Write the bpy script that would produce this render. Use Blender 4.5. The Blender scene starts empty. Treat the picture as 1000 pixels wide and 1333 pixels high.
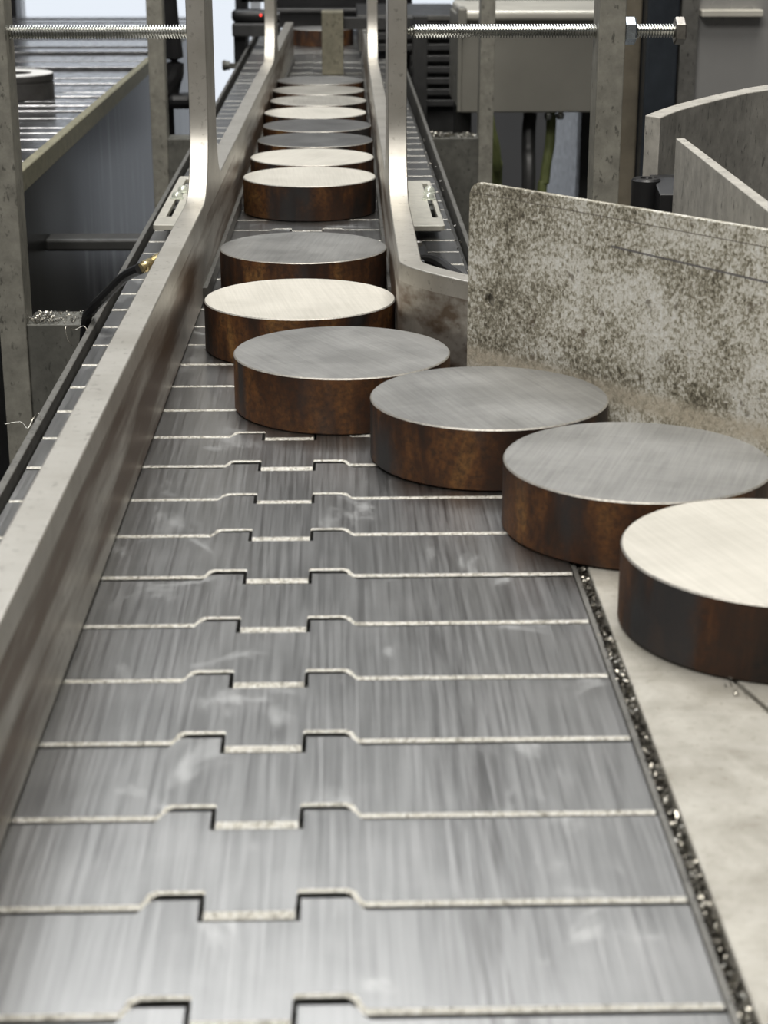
import bpy, bmesh, math, random
from mathutils import Vector, Matrix
random.seed(7)
R = math.radians
Z0 = 0.9            # height of the conveyor's running surface above the hall floor
S = bpy.context.scene
COL = S.collection

# ------------------------------------------------------------------ camera
cam_d = bpy.data.cameras.new('camera')
cam = bpy.data.objects.new('camera', cam_d); COL.objects.link(cam)
cam_d.sensor_fit = 'HORIZONTAL'; cam_d.sensor_width = 36.0; cam_d.lens = 36.0 * 2280 / 1000
cam_d.clip_start = 0.01; cam_d.clip_end = 60
cam.location = (0.01973, -0.28417, 0.2009 + Z0)
cam.rotation_euler = (R(90 - 19.3012), 0, R(-1.5176))
cam_d.dof.use_dof = True; cam_d.dof.focus_distance = 0.84; cam_d.dof.aperture_fstop = 40
S.camera = cam

# ------------------------------------------------------------------ world, lamps, exposure
w = bpy.data.worlds.new('added_ambient'); S.world = w; w.use_nodes = True  # even ambient fill, added; the hall itself has no such source
w.node_tree.nodes['Background'].inputs[0].default_value = (0.95, 0.97, 1.0, 1)
w.node_tree.nodes['Background'].inputs[1].default_value = 0.065

def area(name, loc, size, size_y, power, col, target):
    d = bpy.data.lights.new(name, 'AREA'); d.shape = 'RECTANGLE'; d.size = size; d.size_y = size_y
    d.energy = power; d.color = col
    o = bpy.data.objects.new(name, d); COL.objects.link(o)
    o.location = (loc[0], loc[1], loc[2] + Z0)
    v = Vector((target[0], target[1], target[2] + Z0)) - o.location
    o.rotation_euler = v.to_track_quat('-Z', 'Y').to_euler()
    return o
# the hall's ceiling lamps, about 3.1 m above the floor and facing straight down
area('ceiling_lamp_over_conveyor_offscreen', (0.25, 0.55, 2.2), 0.9, 1.6, 42, (1.0, 0.965, 0.90), (0.25, 0.5501, 0))
area('ceiling_lamp_down_the_hall_offscreen', (-0.35, 2.2, 2.2), 2.0, 1.3, 38, (0.95, 0.975, 1.0), (-0.35, 2.2001, 0))
area('ceiling_lamp_behind_camera_offscreen', (-0.9, -1.3, 2.2), 1.2, 1.2, 62, (1.0, 0.97, 0.92), (-0.9, -1.2999, 0))

S.view_settings.view_transform = 'Standard'; S.view_settings.look = 'None'
S.view_settings.gamma = 1.0; S.view_settings.use_curve_mapping = False
S.view_settings.exposure = 0.0

# ------------------------------------------------------------------ material helpers
class NT:
    def __init__(s, name):
        s.m = bpy.data.materials.new(name); s.m.use_nodes = True
        s.t = s.m.node_tree; s.b = s.t.nodes['Principled BSDF']
    def n(s, typ, **kw):
        nd = s.t.nodes.new(typ)
        for k, v in kw.items(): setattr(nd, k, v)
        return nd
    def l(s, a, b): s.t.links.new(a, b)
    def set(s, **kw):
        for k, v in kw.items():
            k = {'base': 'Base Color', 'rough': 'Roughness', 'metal': 'Metallic', 'spec': 'Specular IOR Level',
                 'aniso': 'Anisotropic', 'emit': 'Emission Color', 'estr': 'Emission Strength', 'coat': 'Coat Weight'}[k]
            if isinstance(v, tuple): v = (*v, 1)
            s.b.inputs[k].default_value = v
    def coords(s, kind='Object', scale=(1, 1, 1), rnd=False, rot=(0, 0, 0)):
        if kind == 'World':
            c = s.n('ShaderNodeNewGeometry').outputs['Position']
        else:
            c = s.n('ShaderNodeTexCoord').outputs[kind]
        mp = s.n('ShaderNodeMapping'); mp.inputs['Scale'].default_value = scale; mp.inputs['Rotation'].default_value = rot
        if rnd:
            oi = s.n('ShaderNodeObjectInfo'); mu = s.n('ShaderNodeVectorMath', operation='SCALE')
            mu.inputs[0].default_value = (37.0, 53.0, 71.0); s.l(oi.outputs['Random'], mu.inputs['Scale'])
            ad = s.n('ShaderNodeVectorMath', operation='ADD')
            s.l(c, mp.inputs['Vector']); s.l(mp.outputs[0], ad.inputs[0]); s.l(mu.outputs[0], ad.inputs[1]); return ad.outputs[0]
        s.l(c, mp.inputs['Vector']); return mp.outputs[0]
    def noise(s, vec, scale=5, detail=4, rough=0.55, dist=0):
        nd = s.n('ShaderNodeTexNoise'); nd.inputs['Scale'].default_value = scale; nd.inputs['Detail'].default_value = detail
        nd.inputs['Roughness'].default_value = rough; nd.inputs['Distortion'].default_value = dist
        s.l(vec, nd.inputs['Vector']); return nd.outputs['Fac']
    def ramp(s, fac, *stops):
        nd = s.n('ShaderNodeValToRGB'); e = nd.color_ramp.elements
        while len(e) < len(stops): e.new(0.5)
        for el, (p, c) in zip(e, stops):
            el.position = p; el.color = (*c, 1) if isinstance(c, tuple) else (c, c, c, 1)
        s.l(fac, nd.inputs[0]); return nd.outputs[0]
    def mix(s, fac, a, b, mode='MIX'):
        nd = s.n('ShaderNodeMix', data_type='RGBA', blend_type=mode)
        for i, v in ((0, fac), (6, a), (7, b)):
            if hasattr(v, 'is_linked') or hasattr(v, 'links'): s.l(v, nd.inputs[i])
            else: nd.inputs[i].default_value = (*v, 1) if isinstance(v, tuple) else v
        return nd.outputs[2]
    def math(s, op, a, b=0.0, c=0.0):
        nd = s.n('ShaderNodeMath', operation=op)
        for i, v in enumerate((a, b, c)):
            if hasattr(v, 'links'): s.l(v, nd.inputs[i])
            else: nd.inputs[i].default_value = v
        return nd.outputs[0]
    def bump(s, h, strength=0.3, dist=0.001):
        nd = s.n('ShaderNodeBump'); nd.inputs['Strength'].default_value = strength; nd.inputs['Distance'].default_value = dist
        s.l(h, nd.inputs['Height']); s.l(nd.outputs[0], s.b.inputs['Normal'])
    def base(s, c): s.l(c, s.b.inputs['Base Color'])
    def rough(s, c): s.l(c, s.b.inputs['Roughness'])

def plain(name, base, rough=0.5, metal=0.0, var=0.25, scale=40, **kw):
    t = NT(name); t.set(rough=rough, metal=metal, **kw)
    v = t.coords('Object', rnd=True)
    f = t.noise(v, scale, 5, 0.6)
    lo = tuple(c * (1 - var) for c in base); hi = tuple(min(1, c * (1 + var)) for c in base)
    t.base(t.ramp(f, (0.3, lo), (0.7, hi)))
    t.rough(t.ramp(t.noise(v, scale * 2.3, 3), (0.3, max(0.03, rough - 0.07)), (0.7, min(1, rough + 0.07))))
    return t.m

def mat_slat():
    t = NT('brushed_slat_steel'); t.set(metal=1.0, rough=0.36)
    v = t.coords('World', (900, 20, 1), rnd=True)
    v2 = t.coords('World', (170, 7, 1), rnd=True)
    v3 = t.coords('World', (26, 26, 1), rnd=False)
    v4 = t.coords('World', (38, 30, 1), rnd=True)
    fine = t.noise(v, 1.0, 4, 0.6); mid = t.noise(v2, 1.0, 3, 0.55); big = t.noise(v3, 1.0, 4, 0.55); blot = t.noise(v4, 1.0, 5, 0.6, 0.8)
    c = t.ramp(fine, (0.3, (0.34, 0.335, 0.325)), (0.7, (0.43, 0.425, 0.415)))
    c = t.mix(t.ramp(mid, (0.50, 0.0), (0.80, 0.18)), c, (0.26, 0.252, 0.245))
    c = t.mix(t.ramp(big, (0.45, 0.0), (0.7, 0.40)), c, (0.56, 0.55, 0.535))
    c = t.mix(t.ramp(blot, (0.60, 0.0), (0.72, 0.55)), c, (0.60, 0.60, 0.585))
    # dark worn lanes that the discs' rims leave along the right of the chain
    sx = t.n('ShaderNodeSeparateXYZ'); g = t.n('ShaderNodeNewGeometry'); t.l(g.outputs['Position'], sx.inputs[0])
    lane = t.math('MULTIPLY', t.math('SUBTRACT', sx.outputs[0], 0.052), 1 / 0.010)
    lane = t.math('POWER', 2.718, t.math('MULTIPLY', t.math('MULTIPLY', lane, lane), -1.0))
    lf = t.math('MULTIPLY', lane, t.ramp(t.noise(t.coords('World', (600, 22, 1), rnd=True), 1.0, 3, 0.6), (0.46, 0.0), (0.66, 0.75)))
    c = t.mix(lf, c, (0.16, 0.155, 0.15))
    t.base(c)
    r = t.ramp(fine, (0.3, 0.29), (0.7, 0.37)); r2 = t.mix(t.ramp(blot, (0.58, 0.0), (0.75, 0.6)), r, (0.55, 0.55, 0.55)); t.rough(r2)
    t.bump(fine, 0.05, 0.0003)
    return t.m

def mat_edge():
    t = NT('worn_slat_edge'); t.set(metal=0.6, rough=0.36)
    v = t.coords('World', (1, 1, 1), rnd=True)
    f = t.noise(v, 900, 4, 0.7); f2 = t.noise(v, 260, 3, 0.6)
    c = t.ramp(f, (0.33, (0.30, 0.28, 0.23)), (0.45, (0.80, 0.77, 0.68)), (0.62, (1.0, 0.98, 0.92)))
    t.base(t.mix(t.ramp(f2, (0.34, 0.5), (0.45, 0.0)), c, (0.28, 0.26, 0.21)))
    t.bump(f, 0.9, 0.0012); return t.m

def mat_disc_top(name, a, b, rough, ang, metal=0.75, stripes=0.25):
    t = NT(name); t.set(metal=metal, rough=rough)
    v = t.coords('Object', (1, 1, 1), rnd=True)
    st = t.coords('Object', (900, 30, 1), rnd=True, rot=(0, 0, ang)); cr = t.coords('Object', (60, 380, 1), rnd=True, rot=(0, 0, ang))
    f = t.noise(st, 1.0, 3, 0.6); f2 = t.noise(cr, 1.0, 3, 0.6); big = t.noise(v, 30, 4, 0.55)
    k = t.math('ADD', t.math('MULTIPLY', f, 0.5), t.math('ADD', t.math('MULTIPLY', f2, 0.2), t.math('MULTIPLY', big, 0.35)))
    t.base(t.ramp(k, (0.38, a), (0.66, b)))
    t.rough(t.ramp(big, (0.35, rough - 0.05), (0.65, rough + 0.06)))
    t.bump(t.math('ADD', f, t.math('MULTIPLY', f2, 0.5)), stripes, 0.0006); return t.m

def mat_rust():
    t = NT('rusty_disc_side'); t.set(metal=0.1, rough=0.62, spec=0.35)
    v = t.coords('Object', (1, 1, 0.35), rnd=True); v1 = t.coords('Object', (1, 1, 1), rnd=True)
    big = t.noise(v, 42, 5, 0.6, 0.6); fine = t.noise(v1, 420, 5, 0.65); blue = t.noise(v, 30, 3, 0.5)
    c = t.ramp(big, (0.36, (0.016, 0.012, 0.010)), (0.48, (0.058, 0.024, 0.011)), (0.58, (0.14, 0.058, 0.019)), (0.72, (0.28, 0.145, 0.045)))
    c = t.mix(t.ramp(fine, (0.35, 0.75), (0.6, 0.0)), c, (0.03, 0.018, 0.012))
    c = t.mix(t.ramp(blue, (0.56, 0.0), (0.66, 0.85)), c, (0.035, 0.036, 0.038))
    t.base(c); t.bump(fine, 0.35, 0.0006); return t.m

def mat_rail():
    t = NT('milled_rail_steel'); t.set(metal=0.8, rough=0.40)
    v = t.coords('World', (1, 1, 1)); vs = t.coords('World', (60, 4, 60)); vc = t.coords('World', (30, 300, 30))
    big = t.noise(v, 32, 5, 0.6); st = t.noise(vs, 1.0, 4, 0.55); cr = t.noise(vc, 1.0, 3, 0.6); sp = t.noise(v, 330, 4, 0.6)
    c = t.ramp(big, (0.3, (0.50, 0.476, 0.425)), (0.7, (0.66, 0.635, 0.58)))
    c = t.mix(t.ramp(cr, (0.52, 0.0), (0.78, 0.35)), c, (0.46, 0.425, 0.365))
    c = t.mix(t.ramp(sp, (0.60, 0.0), (0.70, 0.5)), c, (0.22, 0.20, 0.17))
    # brown rub streaks left by the discs, low on the sides
    g = t.n('ShaderNodeNewGeometry'); sz = t.n('ShaderNodeSeparateXYZ'); t.l(g.outputs['Position'], sz.inputs[0])
    low = t.math('LESS_THAN', sz.outputs[2], Z0 + 0.040)
    c = t.mix(t.math('MULTIPLY', low, t.ramp(st, (0.43, 0.0), (0.57, 0.9))), c, (0.17, 0.115, 0.075))
    t.base(c); t.bump(cr, 0.12, 0.0005); return t.m

def mat_speckled():
    t = NT('speckled_weathered_plate'); t.set(metal=0.0, rough=0.58, spec=0.4)
    v = t.coords('Object', (1, 1, 1)); vx = t.coords('Object', (1, 1, 0.8))
    sp = t.noise(vx, 800, 4, 0.6, 0.5); sp2 = t.noise(v, 330, 4, 0.62, 0.6); big = t.noise(v, 26, 5, 0.6); huge = t.noise(v, 12, 2, 0.5)
    s = t.n('ShaderNodeSeparateXYZ'); t.l(v, s.inputs[0])
    left = t.math('MULTIPLY_ADD', s.outputs[0], -0.9, 0.13)     # the plate's end by the rail bend is grimier
    k = t.math('ADD', t.math('ADD', t.math('MULTIPLY', sp, 0.75), t.math('MULTIPLY', sp2, 0.40)),
               t.math('ADD', t.math('MULTIPLY', big, 0.62), t.math('MULTIPLY', left, 0.55)))
    c = t.ramp(t.math('SUBTRACT', k, 0.09), (0.62, (0.84, 0.84, 0.80)), (0.77, (0.68, 0.66, 0.59)), (0.87, (0.36, 0.335, 0.26)), (1.0, (0.11, 0.098, 0.072)))
    c = t.mix(t.ramp(t.noise(v, 150, 3, 0.6), (0.64, 0.0), (0.72, 0.75)), c, (0.12, 0.095, 0.065))
    # sandy band rubbed in at disc height, scribed line and dragged dent near the top
    zz = t.math('ADD', s.outputs[2], t.math('MULTIPLY', t.math('SUBTRACT', huge, 0.5), 0.006))
    band = t.math('MULTIPLY', t.ramp(zz, (0.0115, 0.0), (0.0128, 1.0), (0.0195, 1.0), (0.023, 0.0)), 0.9)
    c = t.mix(t.math('MULTIPLY', band, t.ramp(sp2, (0.40, 1.0), (0.62, 0.55))), c, (0.60, 0.54, 0.43))
    def line(z, slope, wd, x0, col, c, fac):
        zc = t.math('SUBTRACT', t.math('SUBTRACT', s.outputs[2], z), t.math('MULTIPLY', s.outputs[0], slope))
        ln = t.math('LESS_THAN', t.math('ABSOLUTE', zc), wd)
        on = t.math('GREATER_THAN', s.outputs[0], x0)
        return t.mix(t.math('MULTIPLY', t.math('MULTIPLY', ln, on), fac), c, col)
    c = line(0.0866, -0.012, 0.00022, 0.0, (0.16, 0.145, 0.12), c, 0.75)
    c = line(0.0776, -0.034, 0.00042, 0.078, (0.13, 0.125, 0.13), c, 0.85)
    t.base(c); t.bump(k, 0.5, 0.0012); return t.m

def mat_deadplate():
    t = NT('dusty_dead_plate'); t.set(metal=0.25, rough=0.5)
    v = t.coords('World'); f = t.noise(v, 55, 5, 0.62, 0.5); sp = t.noise(v, 520, 4, 0.65); st = t.noise(t.coords('World', (40, 160, 1), rot=(0, 0, 0.9)), 1.0, 4, 0.6)
    c = t.ramp(f, (0.30, (0.32, 0.30, 0.255)), (0.70, (0.54, 0.52, 0.465)))
    c = t.mix(t.ramp(st, (0.50, 0.0), (0.72, 0.25)), c, (0.62, 0.60, 0.56))
    c = t.mix(t.ramp(sp, (0.58, 0.0), (0.70, 0.45)), c, (0.20, 0.17, 0.12))
    t.base(c); t.bump(sp, 0.15, 0.0006); return t.m

def mat_pitted(name, base, metal=0.5, rough=0.5):
    t = NT(name); t.set(metal=metal, rough=rough)
    v = t.coords('World'); f = t.noise(v, 90, 5, 0.65); sp = t.noise(t.coords('World', (1, 1, 0.5)), 300, 4, 0.6)
    lo = tuple(c * 0.72 for c in base); hi = tuple(min(1, c * 1.2) for c in base)
    c = t.ramp(f, (0.3, lo), (0.7, hi)); c = t.mix(t.ramp(sp, (0.60, 0.0), (0.68, 0.8)), c, tuple(x * 0.28 for x in base))
    t.base(c); t.bump(sp, 0.3, 0.0006); return t.m

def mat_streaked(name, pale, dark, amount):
    """dark panel with a reflection painted in as pale streaks"""
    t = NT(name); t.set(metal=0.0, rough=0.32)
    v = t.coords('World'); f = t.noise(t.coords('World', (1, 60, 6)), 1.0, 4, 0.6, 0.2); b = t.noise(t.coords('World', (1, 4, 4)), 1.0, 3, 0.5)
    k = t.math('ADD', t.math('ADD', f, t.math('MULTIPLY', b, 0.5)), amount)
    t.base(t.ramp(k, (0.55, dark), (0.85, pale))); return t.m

def emit(name, col, strength):
    t = NT(name); t.set(base=(0, 0, 0), emit=col, estr=strength, rough=1.0); return t.m

M = dict(slat=mat_slat(), edge=mat_edge(), rust=mat_rust(), rail=mat_rail(), speckled=mat_speckled(), dead=mat_deadplate(),
    dark_gap=plain('oily_dark_bed', (0.04, 0.039, 0.036), 0.55),
    guard=mat_pitted('dark_guard_steel', (0.20, 0.195, 0.18), 0.5, 0.45),
    post=mat_pitted('pitted_post_steel', (0.34, 0.328, 0.282), 0.35, 0.5),
    bracket=mat_pitted('dark_bracket_steel', (0.15, 0.148, 0.13), 0.3, 0.55),  # darker tone than the post steel
    frame=plain('dark_frame_paint', (0.05, 0.05, 0.048), 0.45),
    zinc=plain('zinc_plated_steel', (0.60, 0.61, 0.58), 0.28, 1.0, 0.12, 200),
    thread=plain('zinc_thread', (0.66, 0.665, 0.63), 0.22, 1.0, 0.03, 20), screwzinc=plain('pale_zinc_screw', (0.82, 0.86, 0.76), 0.25, 0.45, 0.08, 200),
    zincblue=plain('bright_zinc_nut', (0.62, 0.68, 0.74), 0.22, 1.0, 0.1, 200),
    darksteel=plain('dull_bolt_head_steel', (0.36, 0.34, 0.31), 0.36, 0.95, 0.2, 300),
    slotplate=plain('pale_slotted_plate', (0.62, 0.60, 0.53), 0.42, 0.35, 0.12, 160),
    greyplate=mat_pitted('grey_guide_steel', (0.52, 0.50, 0.45), 0.12, 0.5),
    black=plain('black_painted_steel', (0.012, 0.012, 0.013), 0.4),
    rubber=plain('black_rubber_hose', (0.010, 0.010, 0.011), 0.45),
    brass=plain('brass_fitting', (0.80, 0.66, 0.36), 0.28, 0.9, 0.12, 300),
    green=plain('green_hose', (0.20, 0.23, 0.09), 0.5),
    box=plain('beige_grey_enclosure_paint', (0.30, 0.29, 0.255), 0.34, 0.25, 0.08, 12),
    boxlip=plain('pale_enclosure_lip', (0.80, 0.77, 0.68), 0.35, 0.3, 0.08, 12),
    ribdark=plain('dark_ribbed_panel', (0.055, 0.055, 0.055), 0.4, 0.2),
    stainless=plain('brushed_stainless_panel', (0.40, 0.395, 0.385), 0.32, 0.35, 0.08, 9),
    bluedark=plain('blue_black_profile', (0.028, 0.034, 0.042), 0.35),
    brown=plain('brownish_column_paint', (0.16, 0.14, 0.105), 0.45),
    olive=mat_pitted('olive_stop_block_steel', (0.22, 0.205, 0.15), 0.2, 0.55),
    swarf=plain('grey_swarf', (0.42, 0.40, 0.35), 0.3, 0.9, 0.5, 500),
    swarfdark=plain('dark_swarf', (0.06, 0.055, 0.045), 0.4, 0.7, 0.5, 500),
    conv2=plain('second_conveyor_slat_steel', (0.30, 0.30, 0.305), 0.20, 0.9, 0.35, 60),
    conv2rail=mat_pitted('worn_yellowed_edge_rail', (0.34, 0.32, 0.22), 0.3, 0.45),
    panel_dark=mat_streaked('dark_streaked_side_panel', (0.04, 0.04, 0.042), (0.010, 0.010, 0.010), -0.3),
    panel_pale=mat_streaked('side_panel_painted_reflection', (0.30, 0.305, 0.32), (0.020, 0.020, 0.021), -0.24),  # pale streaks in the colour stand in for the window's reflection
    ring=plain('pale_ring_face', (0.93, 0.92, 0.89), 0.4, 0.0, 0.05, 60),
    ringside=plain('dark_turned_ring_side', (0.16, 0.155, 0.15), 0.35, 0.8),
    floor=plain('hall_floor_concrete', (0.06, 0.06, 0.058), 0.6),
    wall=plain('hall_wall_paint', (0.13, 0.13, 0.132), 0.7, 0, 0.06, 4),
    white=plain('white_window_frame', (0.75, 0.77, 0.8), 0.5, 0, 0.05, 10),
    window=emit('daylit_window_pane', (0.86, 0.92, 1.0), 0.95),
    led=emit('red_indicator', (1.0, 0.05, 0.03), 4.0),
)

# ------------------------------------------------------------------ mesh helpers (coordinates: chain surface is z = 0)
def bm_box(bm, x0, x1, y0, y1, z0, z1, mi=0):
    vs = [bm.verts.new(p) for p in ((x0,y0,z0),(x1,y0,z0),(x1,y1,z0),(x0,y1,z0),(x0,y0,z1),(x1,y0,z1),(x1,y1,z1),(x0,y1,z1))]
    for f in ((3,2,1,0),(4,5,6,7),(0,1,5,4),(1,2,6,5),(2,3,7,6),(3,0,4,7)):
        bm.faces.new([vs[i] for i in f]).material_index = mi
def box(*a):
    bm = bmesh.new(); bm_box(bm, *a); return bm
def prism(pts, z0, z1):
    """vertical prism over a plan polygon (counter-clockwise)"""
    bm = bmesh.new(); a = [bm.verts.new((x, y, z0)) for x, y in pts]; b = [bm.verts.new((x, y, z1)) for x, y in pts]; n = len(pts)
    bm.faces.new(b); bm.faces.new(a[::-1])
    for i in range(n): bm.faces.new((a[i], a[(i+1) % n], b[(i+1) % n], b[i]))
    return bm
def prism_x(pts, x0, x1):
    """prism across x over a (y, z) polygon"""
    bm = bmesh.new(); a = [bm.verts.new((x0, y, z)) for y, z in pts]; b = [bm.verts.new((x1, y, z)) for y, z in pts]; n = len(pts)
    bm.faces.new(b); bm.faces.new(a[::-1])
    for i in range(n): bm.faces.new((a[i], a[(i+1) % n], b[(i+1) % n], b[i]))
    bmesh.ops.recalc_face_normals(bm, faces=bm.faces); return bm
def lathe(prof, axis='Z', org=(0, 0, 0), seg=48, mats=None, smooth_from=None):
    """revolve (r, h) profile"""
    bm = bmesh.new(); rings = []
    for r, h in prof:
        if r < 1e-9: rings.append([bm.verts.new((0, 0, h))])
        else: rings.append([bm.verts.new((r*math.cos(2*math.pi*i/seg), r*math.sin(2*math.pi*i/seg), h)) for i in range(seg)])
    for k in range(len(prof) - 1):
        A, B = rings[k], rings[k+1]
        for i in range(seg):
            j = (i+1) % seg
            if len(A) == 1: f = bm.faces.new((A[0], B[j], B[i])) if False else bm.faces.new((A[0], B[i], B[j]))
            elif len(B) == 1: f = bm.faces.new((A[i], A[j], B[0]))
            else: f = bm.faces.new((A[i], A[j], B[j], B[i]))
            if mats: f.material_index = mats[k]
    bmesh.ops.recalc_face_normals(bm, faces=bm.faces)
    if axis == 'X': bmesh.ops.rotate(bm, verts=bm.verts, matrix=Matrix.Rotation(R(90), 3, 'Y'))
    if axis == 'Y': bmesh.ops.rotate(bm, verts=bm.verts, matrix=Matrix.Rotation(R(-90), 3, 'X'))
    bmesh.ops.translate(bm, verts=bm.verts, vec=org); return bm
def tube(pts, r, seg=10, caps=True):
    bm = bmesh.new(); P = [Vector(p) for p in pts]; rings = []
    rr = r if isinstance(r, (list, tuple)) else [r] * len(P)
    for i, p in enumerate(P):
        d = (P[min(i+1, len(P)-1)] - P[max(i-1, 0)]).normalized()
        u = d.cross(Vector((0, 0, 1)))
        if u.length < 1e-4: u = Vector((1, 0, 0))
        u.normalize(); v = u.cross(d)
        rings.append([bm.verts.new(p + rr[i] * (u*math.cos(2*math.pi*k/seg) + v*math.sin(2*math.pi*k/seg))) for k in range(seg)])
    for A, B in zip(rings, rings[1:]):
        for k in range(seg): bm.faces.new((A[k], A[(k+1) % seg], B[(k+1) % seg], B[k]))
    if caps: bm.faces.new(rings[0][::-1]); bm.faces.new(rings[-1])
    bmesh.ops.recalc_face_normals(bm, faces=bm.faces); return bm
def spline(pts, n=10):
    P = [Vector(p) for p in pts]; out = []
    for i in range(len(P) - 1):
        a, b, c, d = P[max(i-1, 0)], P[i], P[i+1], P[min(i+2, len(P)-1)]
        for k in range(n):
            t = k / n
            out.append(0.5 * ((2*b) + (c-a)*t + (2*a - 5*b + 4*c - d)*t*t + (3*b - a - 3*c + d)*t**3))
    return out + [P[-1]]
def hexa(r, h0, h1, org, axis='X'):
    c = r * 0.90
    prof = [(0, h0), (c, h0), (r, h0 + (h1-h0)*0.12), (r, h1 - (h1-h0)*0.12), (c, h1), (0, h1)]
    return lathe(prof, axis, org, 6)

def link(name, bm, mats, parent=None, org=None, smooth=False, bevel=0, rot=None, seg=2):
    """one mesh object; vertices are given in chain coordinates; org is the object's base point"""
    if parent is not None: org = parent['_org']
    if org is None:
        xs = [v.co for v in bm.verts]
        org = (sum(v.x for v in xs)/len(xs), sum(v.y for v in xs)/len(xs), min(v.z for v in xs))
    bmesh.ops.translate(bm, verts=bm.verts, vec=(-org[0], -org[1], -org[2]))
    me = bpy.data.meshes.new(name); bm.to_mesh(me); bm.free()
    for m in (mats if isinstance(mats, (list, tuple)) else [mats]): me.materials.append(M[m] if isinstance(m, str) else m)
    o = bpy.data.objects.new(name, me); COL.objects.link(o)
    if parent is not None: o.parent = parent
    else: o.location = (org[0], org[1], org[2] + Z0)
    o['_org'] = tuple(org)
    if smooth:
        for p in me.polygons: p.use_smooth = True
        try: me.set_sharp_from_angle(angle=R(35))
        except Exception: pass
    if bevel:
        b = o.modifiers.new('bevel', 'BEVEL'); b.width = bevel; b.segments = seg; b.limit_method = 'ANGLE'; b.angle_limit = R(30)
    return o
def tag(o, label, cat, group=None, kind=None):
    o['label'] = label; o['category'] = cat
    if group: o['group'] = group
    if kind: o['kind'] = kind
    return o
def thing(name, loc, label, cat, group=None):
    o = bpy.data.objects.new(name, None); COL.objects.link(o); o.empty_display_size = 0.02
    o.location = (loc[0], loc[1], loc[2] + Z0); o['_org'] = tuple(loc)
    return tag(o, label, cat, group)
def struct(o, label=None):
    o['kind'] = 'structure'
    if label: o['label'] = label
    return o
def flat_plate(outlines, thick, bev=0.0002):
    """sheet with holes: outlines are closed 2D loops (first = outer); returns bm, thickness along +z from 0"""
    cu = bpy.data.curves.new('tmp', 'CURVE'); cu.dimensions = '2D'; cu.fill_mode = 'BOTH'
    cu.extrude = thick/2 - bev; cu.bevel_depth = bev; cu.bevel_resolution = 1
    for pts in outlines:
        sp = cu.splines.new('POLY'); sp.points.add(len(pts) - 1); sp.use_cyclic_u = True
        for p, q in zip(sp.points, pts): p.co = (q[0], q[1], 0, 1)
    ob = bpy.data.objects.new('tmp', cu); COL.objects.link(ob)
    dg = bpy.context.evaluated_depsgraph_get(); me = bpy.data.meshes.new_from_object(ob.evaluated_get(dg))
    bm = bmesh.new(); bm.from_mesh(me); bmesh.ops.remove_doubles(bm, verts=bm.verts, dist=1e-7)
    bpy.data.objects.remove(ob); bpy.data.curves.remove(cu); bpy.data.meshes.remove(me)
    bmesh.ops.translate(bm, verts=bm.verts, vec=(0, 0, thick/2))
    for f in bm.faces: f.material_index = 0; f.smooth = False
    return bm
def circle(cx, cy, r, n=20, ry=None):
    return [(cx + r*math.cos(2*math.pi*i/n), cy + (ry or r)*math.sin(2*math.pi*i/n)) for i in range(n)]
def rrect(x0, x1, y0, y1, r, n=5):
    out = []
    for cx, cy, a in ((x1-r, y0+r, -90), (x1-r, y1-r, 0), (x0+r, y1-r, 90), (x0+r, y0+r, 180)):
        for k in range(n+1): out.append((cx + r*math.cos(R(a + 90*k/n)), cy + r*math.sin(R(a + 90*k/n))))
    return out

# ------------------------------------------------------------------ the hall
struct(link('floor', box(-3.2, 3.2, -2.6, 4.9, -Z0-0.1, -Z0), 'floor'))
struct(link('wall_back', box(-3.2, 3.2, 4.75, 4.9, -Z0, 2.6), 'wall'))
struct(link('wall_left', box(-3.3, -3.2, -2.6, 4.9, -Z0, 2.6), 'wall'))
struct(link('wall_right', box(3.2, 3.3, -2.6, 4.9, -Z0, 2.6), 'wall'))
struct(link('wall_front', box(-3.2, 3.2, -2.7, -2.6, -Z0, 2.6), 'wall'))
win = bpy.data.objects.new('window_1', None); COL.objects.link(win); win.location = (-0.35, 4.7, -0.7 + Z0); win['_org'] = (-0.35, 4.7, -0.7)
struct(win, 'large daylit window band low in the back wall')
WX = [-1.5, -0.85, -0.2, 0.36]
for a, b in zip(WX, WX[1:]):
    link('pane', box(a + 0.012, b - 0.012, 4.715, 4.722, -0.76, 0.42), 'window', win)
for x in WX: link('mullion', box(x - 0.014, x + 0.014, 4.70, 4.75, -0.8, 0.46), 'white', win)
for z in (-0.78, 0.44): link('window_rail', box(-1.5, 0.36, 4.70, 4.75, z - 0.02, z + 0.02), 'white', win)

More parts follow.
